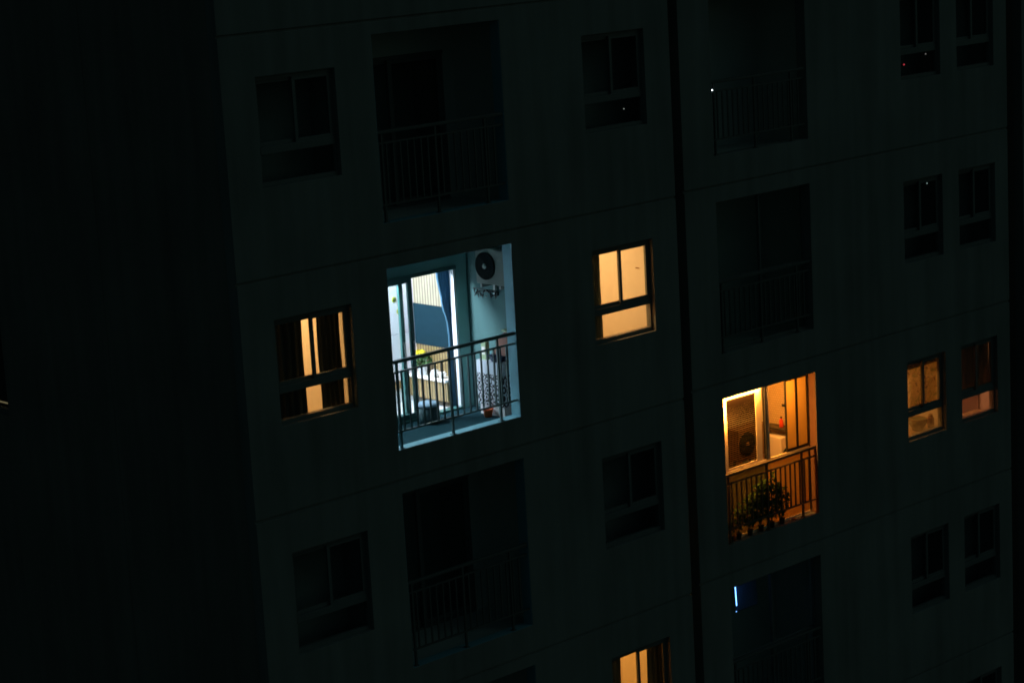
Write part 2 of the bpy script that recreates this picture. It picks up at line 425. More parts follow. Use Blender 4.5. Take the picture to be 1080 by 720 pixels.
# side window: frame and glass
for k in (1,):
    z0, z1 = -2.58+H*(1-k), -1.15+H*(1-k)
    g = mount('window', (-8.422, (SW[0]+SW[1])/2, z0))
    mb = MB(); y0, y1 = SW; x = -8.35
    mb.box(x, x+.08, y0, y1, z0, z0+.06); mb.box(x, x+.08, y0, y1, z1-.06, z1); mb.box(x, x+.08, y0, y0+.05, z0+.06, z1-.06); mb.box(x, x+.08, y1-.05, y1, z0+.06, z1-.06)
    mb.box(x, x+.08, (y0+y1)/2-.03, (y0+y1)/2+.03, z0+.06, z1-.06)
    part(mb, 'frame', M['frame'], g)
    part(MB().box(x+.03, x+.036, y0+.04, y1-.04, z0+.05, z1-.05), 'glass', M['glass'], g)
    mb = MB(); xa, xb = -8.222, -7.2; ya, yb = SW[0]-.3, SW[1]+.3; za, zb = z0-.8, z1+.4
    mb.quad((xb, ya, za), (xb, yb, za), (xb, yb, zb), (xb, ya, zb)); mb.quad((xa, ya, za), (xb, ya, za), (xb, ya, zb), (xa, ya, zb)); mb.quad((xa, yb, za), (xb, yb, za), (xb, yb, zb), (xa, yb, zb))
    mb.quad((xa, ya, za), (xb, ya, za), (xb, yb, za), (xa, yb, za)); mb.quad((xa, ya, zb), (xb, ya, zb), (xb, yb, zb), (xa, yb, zb))
    part(mb, 'room', M['room'], recalc=False)

# ------------------------------------------------------------------ balconies
def railing(key, k, yf, mat, single, n=17, ztop=1.675):
    x0, x1 = X[key]; zb = Z[key][0]-H*k; o = -H*k; y = yf+.05
    g = mount('railing', ((x0+x1)/2, y, zb))
    zt = ztop+o
    mb = MB(); mb.box(x0+.002, x1-.002, y-.028, y+.028, zt-.035, zt+.012)
    part(mb, 'handrail', mat, g, bevel=.008)
    part(MB().box(x0+.002, x1-.002, y-.014, y+.014, zt-.175, zt-.15), 'top_bar', mat, g)
    part(MB().box(x0+.002, x1-.002, y-.014, y+.014, zb+.235, zb+.26), 'bottom_bar', mat, g)
    posts = [x0+.095, (x0+x1)/2-.11, x1-.35] if key == 'b' else [x0+.10, (x0+x1)/2-.10, x1-.36]
    for px in posts:
        part(MB().box(px-.016, px+.016, y-.016, y+.016, zb-.004, zt-.036), 'post', mat, g)
        part(MB().box(px-.035, px+.035, y-.035, y+.035, zb+.001, zb+.012), 'base_plate', mat, g)
    xs = [x0+.05+(x1-x0-.1)*i/(n+1) for i in range(1, n+1)]
    xs = [x for x in xs if min(abs(x-p) for p in posts) > .045]+[x0+.035]
    if single:
        for x in xs: part(MB().box(x-.011, x+.011, y-.0105, y+.0105, zb+.26, zt-.175), 'baluster', mat, g)
    else:
        mb = MB()
        for x in xs: mb.box(x-.011, x+.011, y-.0105, y+.0105, zb+.26, zt-.175)
        b = part(mb, 'balusters', mat, g); b['kind'] = 'stuff'
    return g

D = 1.35                      # depth of the left block's balconies
def left_recess(k, paint, dark):
    o = -H*k
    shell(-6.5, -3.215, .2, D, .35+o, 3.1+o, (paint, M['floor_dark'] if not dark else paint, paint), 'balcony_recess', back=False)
    z0, zd = .35+o, 2.545+o     # floor, door head
    us = [-6.5, -6.15, -3.43, -3.215]; 
    mb = wall(us, [z0, zd, 3.1+o], lambda u, v: None if (-6.15 < u < -3.36-.07 and v < zd) else 0., .10, lambda u, d, v: (u, D+d, v))
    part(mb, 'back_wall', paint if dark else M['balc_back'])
def sliding_door(k, fr, inner, open_):
    o = -H*k; z0, zd = .35+o, 2.545+o; y = D
    g = mount('sliding_door', (-4.8, D, z0))
    mb = MB()
    mb.box(-6.15, -3.43, y-.02, y+.12, zd-.055, zd); mb.box(-6.15, -3.43, y-.02, y+.12, z0, z0+.035)
    mb.box(-6.15, -6.10, y-.02, y+.12, z0+.035, zd-.055)
    part(mb, 'frame', fr, g, bevel=.004)
    part(MB().box(-3.47, -3.428, y+.012, y+.104, z0+.035, zd-.055), 'jamb', inner, g, bevel=.004)
    leafs = [(-5.95, -4.42, y+.075), (-5.75, -4.29, y+.015)] if open_ else [(-6.08, -4.36, y+.075), (-4.48, -3.46, y+.015)]
    for (a, b, yy) in leafs:
        s = .075
        mb = MB(); mb.box(a, a+s, yy, yy+.045, z0+.036, zd-.056); mb.box(b-s, b, yy, yy+.045, z0+.036, zd-.056)
        mb.box(a+s, b-s, yy, yy+.045, z0+.036, z0+.12); mb.box(a+s, b-s, yy, yy+.045, zd-.12, zd-.056)
        part(mb, 'door_leaf', fr, g, bevel=.004)
        part(MB().box(a+s-.005, b-s+.005, yy+.02, yy+.026, z0+.115, zd-.115), 'glass', M['glass'], g)
        part(MB().box(b-.05, b-.03, yy-.03, yy-.001, z0+.95, z0+1.2), 'handle', M['steel'], g)
    return g
for k in ROWS:
    lit = k == 1
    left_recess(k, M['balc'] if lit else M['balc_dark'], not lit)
    mb = MB(); zo = Z['b'][0]-H*k; z1_ = Z['b'][1]-H*k; xa, xb = X['b']
    mb.box(xb-.005, xb+.001, .007, .195, zo+.004, z1_-.007); mb.box(xa-.001, xa+.005, .007, .195, zo+.004, z1_-.007); mb.box(xa-.001, xb+.001, .007, .195, zo-.001, zo+.0035)
    part(mb, 'added_reveal_tint', M['lining'])
    sliding_door(k, M['frame_teal'] if lit else M['frame'], M['frame_white'] if lit else M['frame'], lit)
    railing('b', k, 0., M['rail_teal'] if lit else M['rail_unlit'], k in (0, 1, 2))
    if not lit: shell(-6.4, -3.33, D+.10, D+.8, .35-H*k, 3.1-H*k, DARK)

# right block: glazed balconies
DR = 1.6
for k in ROWS:
    o = -H*k; lit = k == 2
    m3 = (M['peach'], M['terracotta'], M['peach']) if lit else (M['balc_dark'],)*3
    shell(.62, 3.9, .4, DR, .35+o, 3.05+o, m3, 'balcony_recess')
    railing('p', k, .2, M['rail_amber'] if lit else M['rail_unlit'], k == 2, ztop=1.63)
def glazing(k, lit):
    o = -H*k; x0, x1 = X['p']; z0, z1 = Z['p'][0]+o, Z['p'][1]+o; y = .35
    fr = M['frame_cream'] if lit else M['frame']
    g = mount('glazed_screen', ((x0+x1)/2, y, z0))
    mb = MB(); mb.box(x0, x1, y, y+.05, z1-.04, z1); mb.box(x0, x0+.05, y, y+.05, z0, z1-.04); 
    zm = z0+1.12
    mb.box(x0+.05, x1-.03, y, y+.05, zm, zm+.05); mb.box(x0+.05, x1-.03, y, y+.05, z0, z0+.04)
    part(mb, 'frame', fr, g, bevel=.003)
    dk = M['black'] if lit else M['frame']
    mb = MB(); mb.box(x1-.03, x1, y, y+.05, z0, z1-.04); mb.box(2.338, 2.362, y-.004, y+.054, z0+.04, zm); mb.box(2.338, 2.362, y-.004, y+.054, zm+.05, z1-.04)
    part(mb, 'mullion', dk, g)
    return g, x0, x1, y, z0, z1, zm, fr, dk
for k in (1, 3):
    g, x0, x1, y, z0, z1, zm, fr, dk = glazing(k, False)
    for a, b in ((x0+.05, 2.33), (2.365, x1-.03)):
        part(MB().box(a-.004, b+.004, y+.02, y+.026, zm+.046, z1-.036), 'glass', M['glass'], g)
        part(MB().box(a-.004, b+.004, y+.02, y+.026, z0+.036, zm+.004), 'glass', M['glass'], g)
# lit balcony of the right block (row 2)
g, x0, x1, y, z0, z1, zm, fr, dk = glazing(2, True)
a, b = x0+.05, 2.25
mb = MB(); zt = z1-.041; zl = zm+.051
mb.box(a, a+.19, y+.005, y+.04, zl, zt); mb.box(b-.14, b, y+.005, y+.04, zl, zt); mb.box(a+.19, b-.14, y+.005, y+.04, zt-.055, zt); mb.box(a+.19, b-.14, y+.005, y+.04, zl, zl+.04)
part(mb, 'sash', M['frame_cream'], g, bevel=.003)
mb = MB(); n = 34; bh = [.013+.016*(i/34)**1.5 for i in range(34)]  # blades grow taller upward, shading the top of the blind by shape
for i in range(n):
    zz = zl+.05+(zt-.06-zl-.05)*i/n
    mb.quad((a+.19, y+.01, zz), (b-.14, y+.01, zz), (b-.14, y+.026, zz+bh[i]), (a+.19, y+.026, zz+bh[i]))
    mb.quad((a+.19, y+.014, zz-.003), (a+.19, y+.030, zz+bh[i]-.003), (b-.14, y+.030, zz+bh[i]-.003), (b-.14, y+.014, zz-.003))
part(mb, 'louvre_blind', M['louvre'], g)
part(MB().box(2.366, 2.44, y+.005, y+.04, zl, zt), 'stile', M['frame_cream'], g)
for (a, b) in ((2.88, 3.16), (3.165, 3.45)):
    mb = MB(); s = .022
    yy = y+.006
    mb.box(a, a+s, yy, yy+.03, zl, zt); mb.box(b-s, b, yy, yy+.03, zl, zt); mb.box(a+s, b-s, yy, yy+.03, zt-.03, zt); mb.box(a+s, b-s, yy, yy+.03, zl, zl+.05)
    part(mb, 'sash', dk, g)
    part(MB().box(a+s-.004, b-s+.004, yy+.012, yy+.018, zl+.045, zt-.026), 'frosted_pane', M['frost'], g)
for a, b in ((x0+.05, 2.33), (2.365, x1-.03)):
    part(MB().box(a-.004, b+.004, y+.02, y+.026, z0+.036, zm+.004), 'frosted_pane', M['frost'] if a > 2 else M['olive_glass'], g)

# ------------------------------------------------------------------ lamps
def ceiling_light(loc, r, col, st, label, name='ceiling_light'):
    g = empty(name, loc); tag(g, label, 'ceiling light')
    MB().lathe([(0.001, .0), (r*1.08, 0), (r*1.1, -.02), (r*1.02, -.03), (0.001, -.03)], k=28).build('base', M['steel'], g)
    e = emit('lamp_glow', col, st)
    MB().lathe([(r*1.0, -.031), (r*.97, -.05), (r*.7, -.068), (0.001, -.075)], k=28).build('diffuser', e, g)
    return g
def added_tube(p, q, r, col, st, label):
    c = (Vector(p)+Vector(q))/2; g = empty('added_tube', c); tag(g, label, 'tube light')
    P, Q = Vector(p)-c, Vector(q)-c; d = (Q-P).normalized()
    MB().tube(P, Q, r, 12).build('tube', emit('tube_glow', col, st), g)
    MB().tube(P-d*.02, P-d*.001, r*1.2, 12).build('end_cap', M['steel'], g); MB().tube(Q+d*.001, Q+d*.02, r*1.2, 12).build('end_cap', M['steel'], g)
    return g

WARM = (1., .55, .215)
AMB = (1., .40, .055)
# ---- blue-lit home, row 1 (world z offset -3.2)
o = -H
R1 = shell(-6.4, -3.33, D+.10, 5.4, .35+o, 3.1+o, (M['white'], M['floor'], M['white']))
ceiling_light((-5.0, 1.98, 3.099+o), .22, (.80, .92, 1.06), 360, 'round cool white ceiling light inside the brightly lit living room behind the blue curtain')
# wall finishes of the living room: battens, teal panel
part(MB().box(-3.36, -3.331, 1.52, 2.44, -1.345, -.30), 'batten_panel', M['slat_cream'])
part(MB().box(-3.375, -3.331, 1.52, 2.44, -1.975, -1.346), 'teal_panel', M['teal'])
part(MB().box(-3.36, -3.331, 1.52, 2.44, -2.84, -1.976), 'batten_panel', M['slat_wood'])
c = empty('wall_console', (-3.45, 1.95, -2.75)); tag(c, 'low wooden wall console with pale top in the blue-lit living room', 'console')
MB().box(-.16, .09, -.42, .47, .30, .335).build('top', M['console'], c, bevel=.004)
MB().box(-.13, .085, -.42, .47, .0, .299).build('body', M['slat_wood'], c)
# tall white cabinet
STK = [(.006, 1.613), (.088, 1.418)]
c = empty('tall_cabinet', (-3.75, 2.80, -2.848)); tag(c, 'tall white cabinet with two round yellow flower stickers behind the sliding door', 'cabinet')
MB().box(-.42, .415, -.33, .33, .34, 2.25).build('body', M['fridge'], c, bevel=.006)
MB().box(-.415, .41, -.352, -.331, 1.072, 2.24).build('door', M['fridge'], c, bevel=.004)
MB().box(-.415, .41, -.352, -.331, .35, 1.060).build('door', M['fridge'], c, bevel=.004)
MB().box(-.43, .415, -.34, .33, .22, .339).build('plinth', M['wood'], c)
MB().box(-.42, .415, -.33, .33, 0, .219).build('base', M['white'], c)
for (x, z) in STK:
    s = MB().lathe([(.001, .006), (.042, .005), (.046, 0)], (x, -.353, z), 16, 'Y').build('flower_sticker', M['sun_yellow'], c)
    MB().lathe([(.001, .009), (.026, .008), (.03, .005)], (x, -.354, z), 12, 'Y').build('centre', M['sun_dark'], s)

def curtain(name, xa, xb, y, zt, zb, mat, label, amp=.03, folds=7, shape=None, cat='curtain', nz=24):
    """hanging cloth with folds; shape(t)->(left,right) narrows it"""
    nu = folds*10; mb = MB(); P = []
    ph = random.uniform(0, 6)
    for j in range(nz+1):
        t = j/nz; z = zt+(zb-zt)*t
        l, r = shape(t) if shape else (xa, xb)
        row = []
        for i in range(nu+1):
            s = i/nu; a = amp*(.7+.3*math.sin(5*s+ph))
            row.append((l+(r-l)*s+.006*math.sin(9*t+7*s), y+a*math.sin(2*PI*folds*s+ph+.5*math.sin(3*t)), z))
        P.append(row)
    n = 0
    for row in P: mb.v += row
    w = nu+1
    for j in range(nz):
        for i in range(nu): mb.f.append((j*w+i, j*w+i+1, (j+1)*w+i+1, (j+1)*w+i)); mb.sm.append(True)
    cx, cz = (xa+xb)/2, zb
    mb.v = [(x-cx, yy-y, z-cz) for x, yy, z in mb.v]
    ob = mb.build(name, mat, None, loc=(cx, y, cz))
    sm = ob.modifiers.new('solid', 'SOLIDIFY'); sm.thickness = .004
    tag(ob, label, cat)
    return ob
def tied(t):
    k = [(-3.71, -3.35, 0.), (-3.68, -3.35, .15), (-3.61, -3.35, .33), (-3.52, -3.355, .46), (-3.50, -3.37, .54), (-3.52, -3.355, .7), (-3.54, -3.35, 1.)]
    for a, b in zip(k, k[1:]):
        if t <= b[2]:
            s = (t-a[2])/(b[2]-a[2]); s = s*s*(3-2*s); return a[0]+(b[0]-a[0])*s, a[1]+(b[1]-a[1])*s
    return k[-1][:2]
curtain('curtain', -3.86, -3.35, 1.515, -.42, -2.83, M['blue'], 'blue curtain gathered at the right side of the open balcony door', .035, 6, tied)

# potted flowers on the console
p = empty('potted_flowers', (-3.50, 2.16, -2.414)); tag(p, 'yellow flowers with green leaves in a white pot on the wooden console', 'potted plant')
MB().lathe([(.001, 0), (.055, 0), (.075, .13), (.08, .135), (.07, .135), (.001, .12)]).build('pot', M['pot_white'], p)
MB().leafs((.0, 0, .22), .13, 150, .08, (1.1, 1.2, .7)).build('leaves', M['leaf'], p)
MB().leafs((-.0, .05, .34), .085, 160, .045, (1., 1.2, .45)).build('petals', M['yellow'], p)
# small white things on the console
for i, (dy, s, lb) in enumerate(((1.86, .075, 'small white teapot standing on the wooden console, nearer the flowers'), (1.70, .065, 'small white cup standing on the wooden console, nearer the blue curtain'))):
    t = empty('teapot' if i == 0 else 'cup', (-3.52, dy, -2.414)); tag(t, lb, 'teapot' if i == 0 else 'cup')
    MB().lathe([(.001, 0), (s*.6, 0), (s, s*.7), (s*.75, s*1.4), (s*.3, s*1.6), (.001, s*1.65)] if i == 0 else [(.001, 0), (s*.5, 0), (s*.8, s*1.5), (s*.72, s*1.5), (.001, s*.2)]).build('body', M['console'], t)
    MB().tube((0, -s*.9, s*.9), (0, -s*1.5, s*1.3), .012, 8).build('spout' if i == 0 else 'handle', M['console'], t)
# stool with cushion
p = empty('stool', (-4.35, 1.10, -2.849)); tag(p, 'low dark round stool with a pale blue cushion by the balcony door', 'stool')
MB().lathe([(.001, 0), (.155, 0), (.165, .03), (.165, .24), (.15, .25), (.001, .25)], k=28).build('body', M['stool'], p)
MB().lathe([(.14, .251), (.165, .265), (.168, .285), (.13, .315), (.06, .325), (.001, .325)], k=28).build('cushion', M['cushion'], p)

# outdoor unit of the air conditioner (faces left, hangs on the right side wall)
def ac_unit(loc, label, face='X', mat=None, ln=.30):
    """front plane at local x=0 looking to -x; 0.78 long in y, 0.29 deep, 0.54 high"""
    g = empty('air_conditioner', loc); tag(g, label, 'air conditioner')
    MB().box(0, .275, -ln, ln, 0, .54).build('casing', mat or M['acbody'], g, bevel=.015)
    fc = (-.002, ln-.215, .275)
    MB().lathe([(.205, .0), (.205, .012), (.19, .016), (.001, .014)], fc, 36, 'X').build('fan_opening', M['acgrille'], g)
    mb = MB()
    for r in (.045, .08, .115, .15, .175, .198):
        pts = [(fc[0]-.018, fc[1]+r*math.cos(2*PI*i/32), fc[2]+r*math.sin(2*PI*i/32)) for i in range(33)]
        for a, b in zip(pts, pts[1:]): mb.tube(a, b, .0022, 4, cap=False)
    for i in range(12):
        t = 2*PI*i/12; mb.tube((fc[0]-.018, fc[1]+.04*math.cos(t), fc[2]+.04*math.sin(t)), (fc[0]-.018, fc[1]+.2*math.cos(t), fc[2]+.2*math.sin(t)), .002, 4)
    MB2 = mb.build('grille', M['acgrille'], g)
    MB().lathe([(.042, .02), (.036, .028), (.001, .03)], fc, 20, 'X').build('hub', mat or M['acbody'], g)
    for yy in (-.2, .2):
        MB().box(.0, .29, yy-.02, yy+.02, -.05, -.001).box(.25, .29, yy-.0195, yy+.0195, -.24, -.05).build('bracket', M['rail'], g)
    return g
ac_unit((-3.515, .50, -.865), 'white outdoor air conditioner with round dark fan on the blue-lit balcony wall')
# round clothes-peg hanger under it
g = empty('peg_hanger', (-3.57, .56, -.93)); tag(g, 'dark clothes peg hanger dangling beneath the air conditioner on the blue-lit balcony', 'peg hanger')
mb = MB(); mb.tube((0, -.26, 0), (0, .26, -.0), .008, 6); mb.tube((.05, -.24, -.03), (.05, .24, -.05), .008, 6)
mb.build('bar', M['black'], g)
mb = MB()
for i in range(22):
    yy = -.25+.5*i/21+random.uniform(-.01, .01); zz = random.uniform(-.10, -.02); xx = random.uniform(-.03, .06)
    d = Vector((random.uniform(-.3, .3), random.uniform(-.8, .8), random.uniform(-1, .1))).normalized()*.03
    mb.tube((xx-d.x, yy-d.y, zz-d.z), (xx+d.x, yy+d.y, zz+d.z), .013, 6, .006)
mb.build('pegs', M['black'], g)

# covered cabinet and the things on it, at the right end of the balcony
c = empty('covered_cabinet', (-3.37, .62, -2.849)); tag(c, 'low cabinet under a black and white patterned cloth at the right end of the balcony', 'cabinet')
MB().box(-.13, .15, -.26, .27, .0, .80).build('body', M['white'], c)
# cloth with soft folds round three sides
mb = MB(); n = 70; path = []
for i in range(n+1):
    s = i/n*(.28+.55+.28)
    if s < .28: q = (.15-s, .285, 0, 1)
    elif s < .83: q = (-.145, .285-(s-.28), -1, 0)
    else: q = (-.145+(s-.83), -.275, 0, -1)
    path.append(q)
rows = 14
for j in range(rows+1):
    z = .815-(.66)*j/rows
    for i, (x, yy, nx, ny) in enumerate(path):
        a = .010*math.sin(i*1.15)*(j/rows)**.6+.004
        mb.v.append((x+nx*a, yy+ny*a, z))
w = n+1
for j in range(rows):
    for i in range(n): mb.f.append((j*w+i, j*w+i+1, (j+1)*w+i+1, (j+1)*w+i)); mb.sm.append(True)
nn = len(mb.v); mb.v += [(-.15, -.28, .817), (.15, -.28, .817), (.15, .29, .817), (-.15, .29, .817)]; mb.f.append((nn, nn+1, nn+2, nn+3)); mb.sm.append(False)
ob = mb.build('cloth', M['lace'], c, recalc=False)
c = empty('laundry_basin', (-3.40, .55, -2.031)); tag(c, 'dark blue basin standing on the patterned cabinet cover', 'basin')
MB().lathe([(.001, 0), (.10, 0), (.135, .085), (.145, .09), (.125, .085), (.001, .01)]).build('bowl', M['navy'], c)
c = empty('cardboard_bag', (-3.36, .50, -2.031)); tag(c, 'reddish brown bag leaning on the balcony side wall above the patterned cover', 'bag')
mb = MB(); mb.v = [(-.07, -.16, .09), (.12, -.16, .09), (.12, .17, .09), (-.07, .17, .09), (.0, -.17, .43), (.11, -.17, .45), (.11, .04, .42), (.0, .02, .39)]
mb.f = [(0, 3, 2, 1), (4, 5, 6, 7), (0, 1, 5, 4), (1, 2, 6, 5), (2, 3, 7, 6), (3, 0, 4, 7)]; mb.sm = [False]*6
mb.build('body', M['brown_bag'], c, bevel=.02)
MB().box(.01, .10, -.15, .0, .44, .47).build('flap', M['green_box'], c, bevel=.004)
c = empty('detergent_box', (-3.42, .80, -2.031)); tag(c, 'pale green box standing at the left end of the patterned cover', 'box')
MB().box(-.04, .04, -.05, .05, 0, .27).build('body', M['green_box'], c, bevel=.006)
MB().box(-.041, -.0402, -.035, .035, .08, .2).build('paper_label', M['console'], c)
c = empty('bucket', (-3.60, .62, -2.849)); tag(c, 'small orange bucket on the balcony floor in front of the patterned cloth', 'bucket')
MB().lathe([(.001, 0), (.055, 0), (.075, .11), (.08, .115), (.07, .11), (.001, .01)]).build('body', M['orange'], c)
MB().lathe([(.078, .116), (.084, .12), (.078, .125)]).build('rim', M['red'], c)

# ---- row 1 bedroom windows
def room_lit(key, k, yf, depth, mats, col, st, label, r=.16, lx=None, ly=None):
    o = -H*k; x0, x1 = ROOMX[key]
    shell(x0, x1, yf+.2, yf+.2+depth, .35+o, 3.1+o, mats)
    ceiling_light((lx if lx is not None else (x0+x1)/2, yf+.2+(ly or depth*.5), 3.099+o), r, col, st, label)
room_lit('w', 1, 0., 2.6, (M['peach'], M['wood'], M['peach']), WARM, 150, 'warm ceiling light inside the lit room left of the blue-lit balcony')
room_lit('u', 1, 0., 2.6, (M['peach'], M['wood'], M['peach']), WARM, 235, 'warm ceiling light inside the fully lit bedroom right of the blue-lit balcony')
o = -H
curtain('curtain', -7.80, -7.22, .27, 2.9+o, .9+o, M['dark_curtain'], 'dark curtain at the left edge of the lit window left of the balcony', .018, 5)
curtain('curtain', -6.955, -6.56, .27, 2.9+o, 1.185+o, M['dark_curtain'], 'dark curtain panel in the middle of the lit window left of the balcony', .018, 5)
curtain('curtain', -1.84, -1.45, .27, 2.9+o, .9+o, M['olive_curtain'], 'narrow olive curtain at the left edge of the fully lit bedroom window', .014, 3)
# a small wall hook seen through the right pane
g = empty('wall_hook', (-.225, .666, 2.05+o)); tag(g, 'small dark hook on the wall of the fully lit bedroom', 'hook')
MB().box(-.010, 0, -.035, .035, -.008, .008).build('plate', M['wood'], g)
MB().tube((-.010, 0, 0), (-.035, 0, .012), .005, 6).build('peg', M['wood'], g)
# ---- row 3 bedroom, bottom edge of the picture
room_lit('u', 3, 0., 2.6, (M['peach'], M['wood'], M['peach']), (1., .42, .085), 135, 'amber ceiling light inside the lit room at the bottom of the photo')
o = -3*H
curtain('curtain', -.84, -.30, .27, 2.9+o, .9+o, M['olive_curtain'], 'dark olive curtain over the right pane of the lit bottom window', .018, 5)
curtain('curtain', -1.84, -1.43, .27, 2.9+o, .9+o, M['olive_curtain'], 'narrow olive curtain at the left edge of the lit bottom window', .014, 3)
# ---- row 2 kitchen windows at far right
room_lit('q', 2, .2, 2.0, (M['peach'], M['wood'], M['peach']), (1., .46, .11), 84, 'dim amber ceiling light inside the kitchen at the far right', r=.13)
room_lit('r', 2, .2, 2.0, (M['blanket'], M['wood'], M['blanket']), (1., .50, .25), 90, 'dim rosy ceiling light inside the last room at the far right', r=.13, ly=.62)
o = -2*H
c = curtain('printed_cloth', 6.28, 6.86, .50, 2.36+o, 1.62+o, M['cloth_print'], 'mottled orange cloth hanging inside the left upper pane of the dim kitchen window', .010, 3, cat='cloth')
c = curtain('printed_cloth', 6.91, 7.33, .50, 2.44+o, 1.62+o, M['cloth_print'], 'mottled orange cloth hanging inside the right upper pane of the dim kitchen window', .010, 2, cat='cloth')
curtain('curtain', 6.0, 7.3, .47, 2.9+o, 2.36+o, M['dark_curtain'], 'short dark valance at the top of the dim kitchen window', .01, 7)
curtain('curtain', 7.55, 8.865, .50, 2.9+o, 1.62+o, M['dark_curtain'], 'dark half curtain across the upper panes of the last window', .012, 7)
part(MB().box(6.0, 7.34, .42, .85, 1.06+o, 1.12+o), 'counter', M['wood'])
for i, (x, yy, r, h, m, lb) in enumerate(((6.95, .70, .17, .20, 'bowl', 'wide olive bowl on the counter behind the lower pane of the dim kitchen window'), (7.20, .60, .065, .22, 'brown_bag', 'brown jar beside the olive bowl in the dim kitchen window'))):
    g = empty('bowl' if i == 0 else 'jar', (x, yy, 1.121+o)); tag(g, lb, 'bowl' if i == 0 else 'jar')
    MB().lathe([(.001, 0), (r*.55, 0), (r*.95, h*.6), (r, h), (r*.94, h), (.001, h*.15)] if i == 0 else [(.001, 0), (r*.8, 0), (r, h*.3), (r, h*.8), (r*.6, h), (r*.5, h*1.0), (.001, h)]).build('body', M[m], g)
    MB().lathe([(r*1.0, h), (r*1.05, h+.008), (r*1.0, h+.016)] if i == 0 else [(.001, h*1.15), (r*.62, h*1.15), (r*.65, h*1.0), (r*.62, h*1.01)]).build('rim' if i == 0 else 'lid', M['wood'], g)
part(MB().box(7.6, 8.9, .42, .80, 1.06+o, 1.10+o), 'counter', M['wood'])
g = empty('folded_cloth', (7.98, .60, 1.101+o)); tag(g, 'folded pink cloth on the sill inside the last lit window', 'cloth')
MB().box(-.14, .14, -.10, .10, 0, .05).build('fold', M['pinkcloth'], g, bevel=.02)
MB().box(-.12, .13, -.09, .09, .051, .09).build('fold', M['blanket'], g, bevel=.02)
part(MB().box(8.87, 8.918, .74, 1.9, .36+o, 2.9+o), 'cupboard_door', M['cabinet_brown'])

# ---- amber balcony, row 2 (right block)
o = -2*H
ceiling_light((2.75, .72, 3.049+o), .10, AMB, 360, 'small amber ceiling light over the plant-filled glazed balcony')
added_tube((1.172, .30, 2.50+o), (1.172, .30, 2.80+o), .014, (1., .38, .06), 2300, 'unseen short vertical amber tube added on the left reveal of the plant-filled balcony')  # hidden tube added to light the frame's upper left from the front
added_tube((1.22, .30, 2.902+o), (2.25, .30, 2.902+o), .010, (1., .38, .06), 620, 'unseen long horizontal amber tube added under the lintel of the plant-filled balcony')  # second hidden tube, added to brighten the stiles and top of the frame
part(MB().box(3.87, 3.899, .42, 1.59, .36+o, 3.04+o), 'tile_wall', M['tiles'])
g = ac_unit((3.02, 1.22, 1.385+o), 'outdoor air conditioner glimpsed through the louvred blind of the amber balcony', 'Y', M['ac_brown'], .39)
g.rotation_euler.z = PI/2
xa, xb = X['p']; za, zb = Z['p'][0]+o, Z['p'][1]+o
mb = MB(); mb.box(xb-.005, xb+.001, .207, .348, za+.004, zb-.007); mb.box(xa-.001, xa+.005, .207, .348, za+.004, zb-.007)
part(mb, 'added_reveal_tint', M['pillar'])
# shelf, red bottle, hook, white washing machine
s = empty('wall_shelf', (3.74, 1.25, 1.74+o)); tag(s, 'dark narrow wall shelf on the tiled wall of the amber balcony', 'shelf')
MB().box(-.11, .128, -.22, .30, 0, .03).build('board', M['pot_dark'], s)
MB().box(-.10, -.07, .26, .30, -1.35, -.001).build('leg', M['pot_dark'], s)
g = empty('bottle', (3.74, 1.20, 1.771+o)); tag(g, 'red bottle with black cap on the dark shelf of the amber balcony', 'bottle')
MB().lathe([(.001, 0), (.034, 0), (.036, .02), (.036, .12), (.016, .15), (.014, .16)]).build('body', M['red'], g)
MB().lathe([(.018, .1605), (.019, .19), (.001, .192)]).build('cap', M['black'], g)
g = empty('wall_hook', (3.868, 1.22, 2.13+o)); tag(g, 'black wall hook above the red bottle on the tiled wall', 'hook')
MB().box(-.014, 0, -.05, .05, -.02, .02).build('plate', M['black'], g); MB().tube((-.014, 0, 0), (-.06, 0, .02), .010, 6).build('peg', M['black'], g)
g = empty('washing_machine', (3.62, 1.30, .352+o)); tag(g, 'white front-loading washing machine beneath the shelf of the amber balcony', 'washing machine')
MB().box(-.06, .24, -.24, .26, 0, 1.28).build('casing', M['fridge'], g, bevel=.012)
MB().lathe([(.16, 0), (.16, .02), (.12, .03), (.001, .02)], (.10, -.242, .93), 28, 'Y').build('door', M['acgrille'], g)
# plants between railing and glazing
PL = [(1.52, .46, .20, 60, .08), (1.80, .58, .22, 75, .09), (2.08, .72, .26, 110, .10), (2.36, .82, .27, 130, .10), (1.32, .30, .12, 50, .06), (2.62, .52, .22, 80, .09)]
LB = ['low leafy plant in a dark pot, second from the left on the amber balcony', 'medium leafy plant in a dark pot, third from the left on the amber balcony', 'tall bushy plant left of the middle railing post on the amber balcony', 'tallest bushy plant right of the middle railing post on the amber balcony', 'smallest leafy plant at the left end of the amber balcony', 'low spreading plant, rightmost on the amber balcony']
for (x, h, r, n, s), lb in zip(PL, LB):
    g = empty('potted_plant', (x, .302, .462+o)); tag(g, lb, 'potted plant', 'potted plants along the amber balcony')
    MB().lathe([(.001, 0), (.035, 0), (.05, .10), (.054, .105), (.046, .10), (.001, .09)]).build('pot', M['pot_dark'], g)
    mb = MB()
    for i in range(6):
        a = random.uniform(0, 6.3); mb.tube((0, 0, .09), (math.cos(a)*r*.55, math.sin(a)*.03, .1+h*random.uniform(.5, 1)), .004, 5, .002)
    mb.build('stems', M['leaf_dark'], g)
    MB().leafs((0, -.0, .11+h*.55), 1., n*2, s, (r, .05, h*.55)).build('leaves', M['leaf_dark'], g)
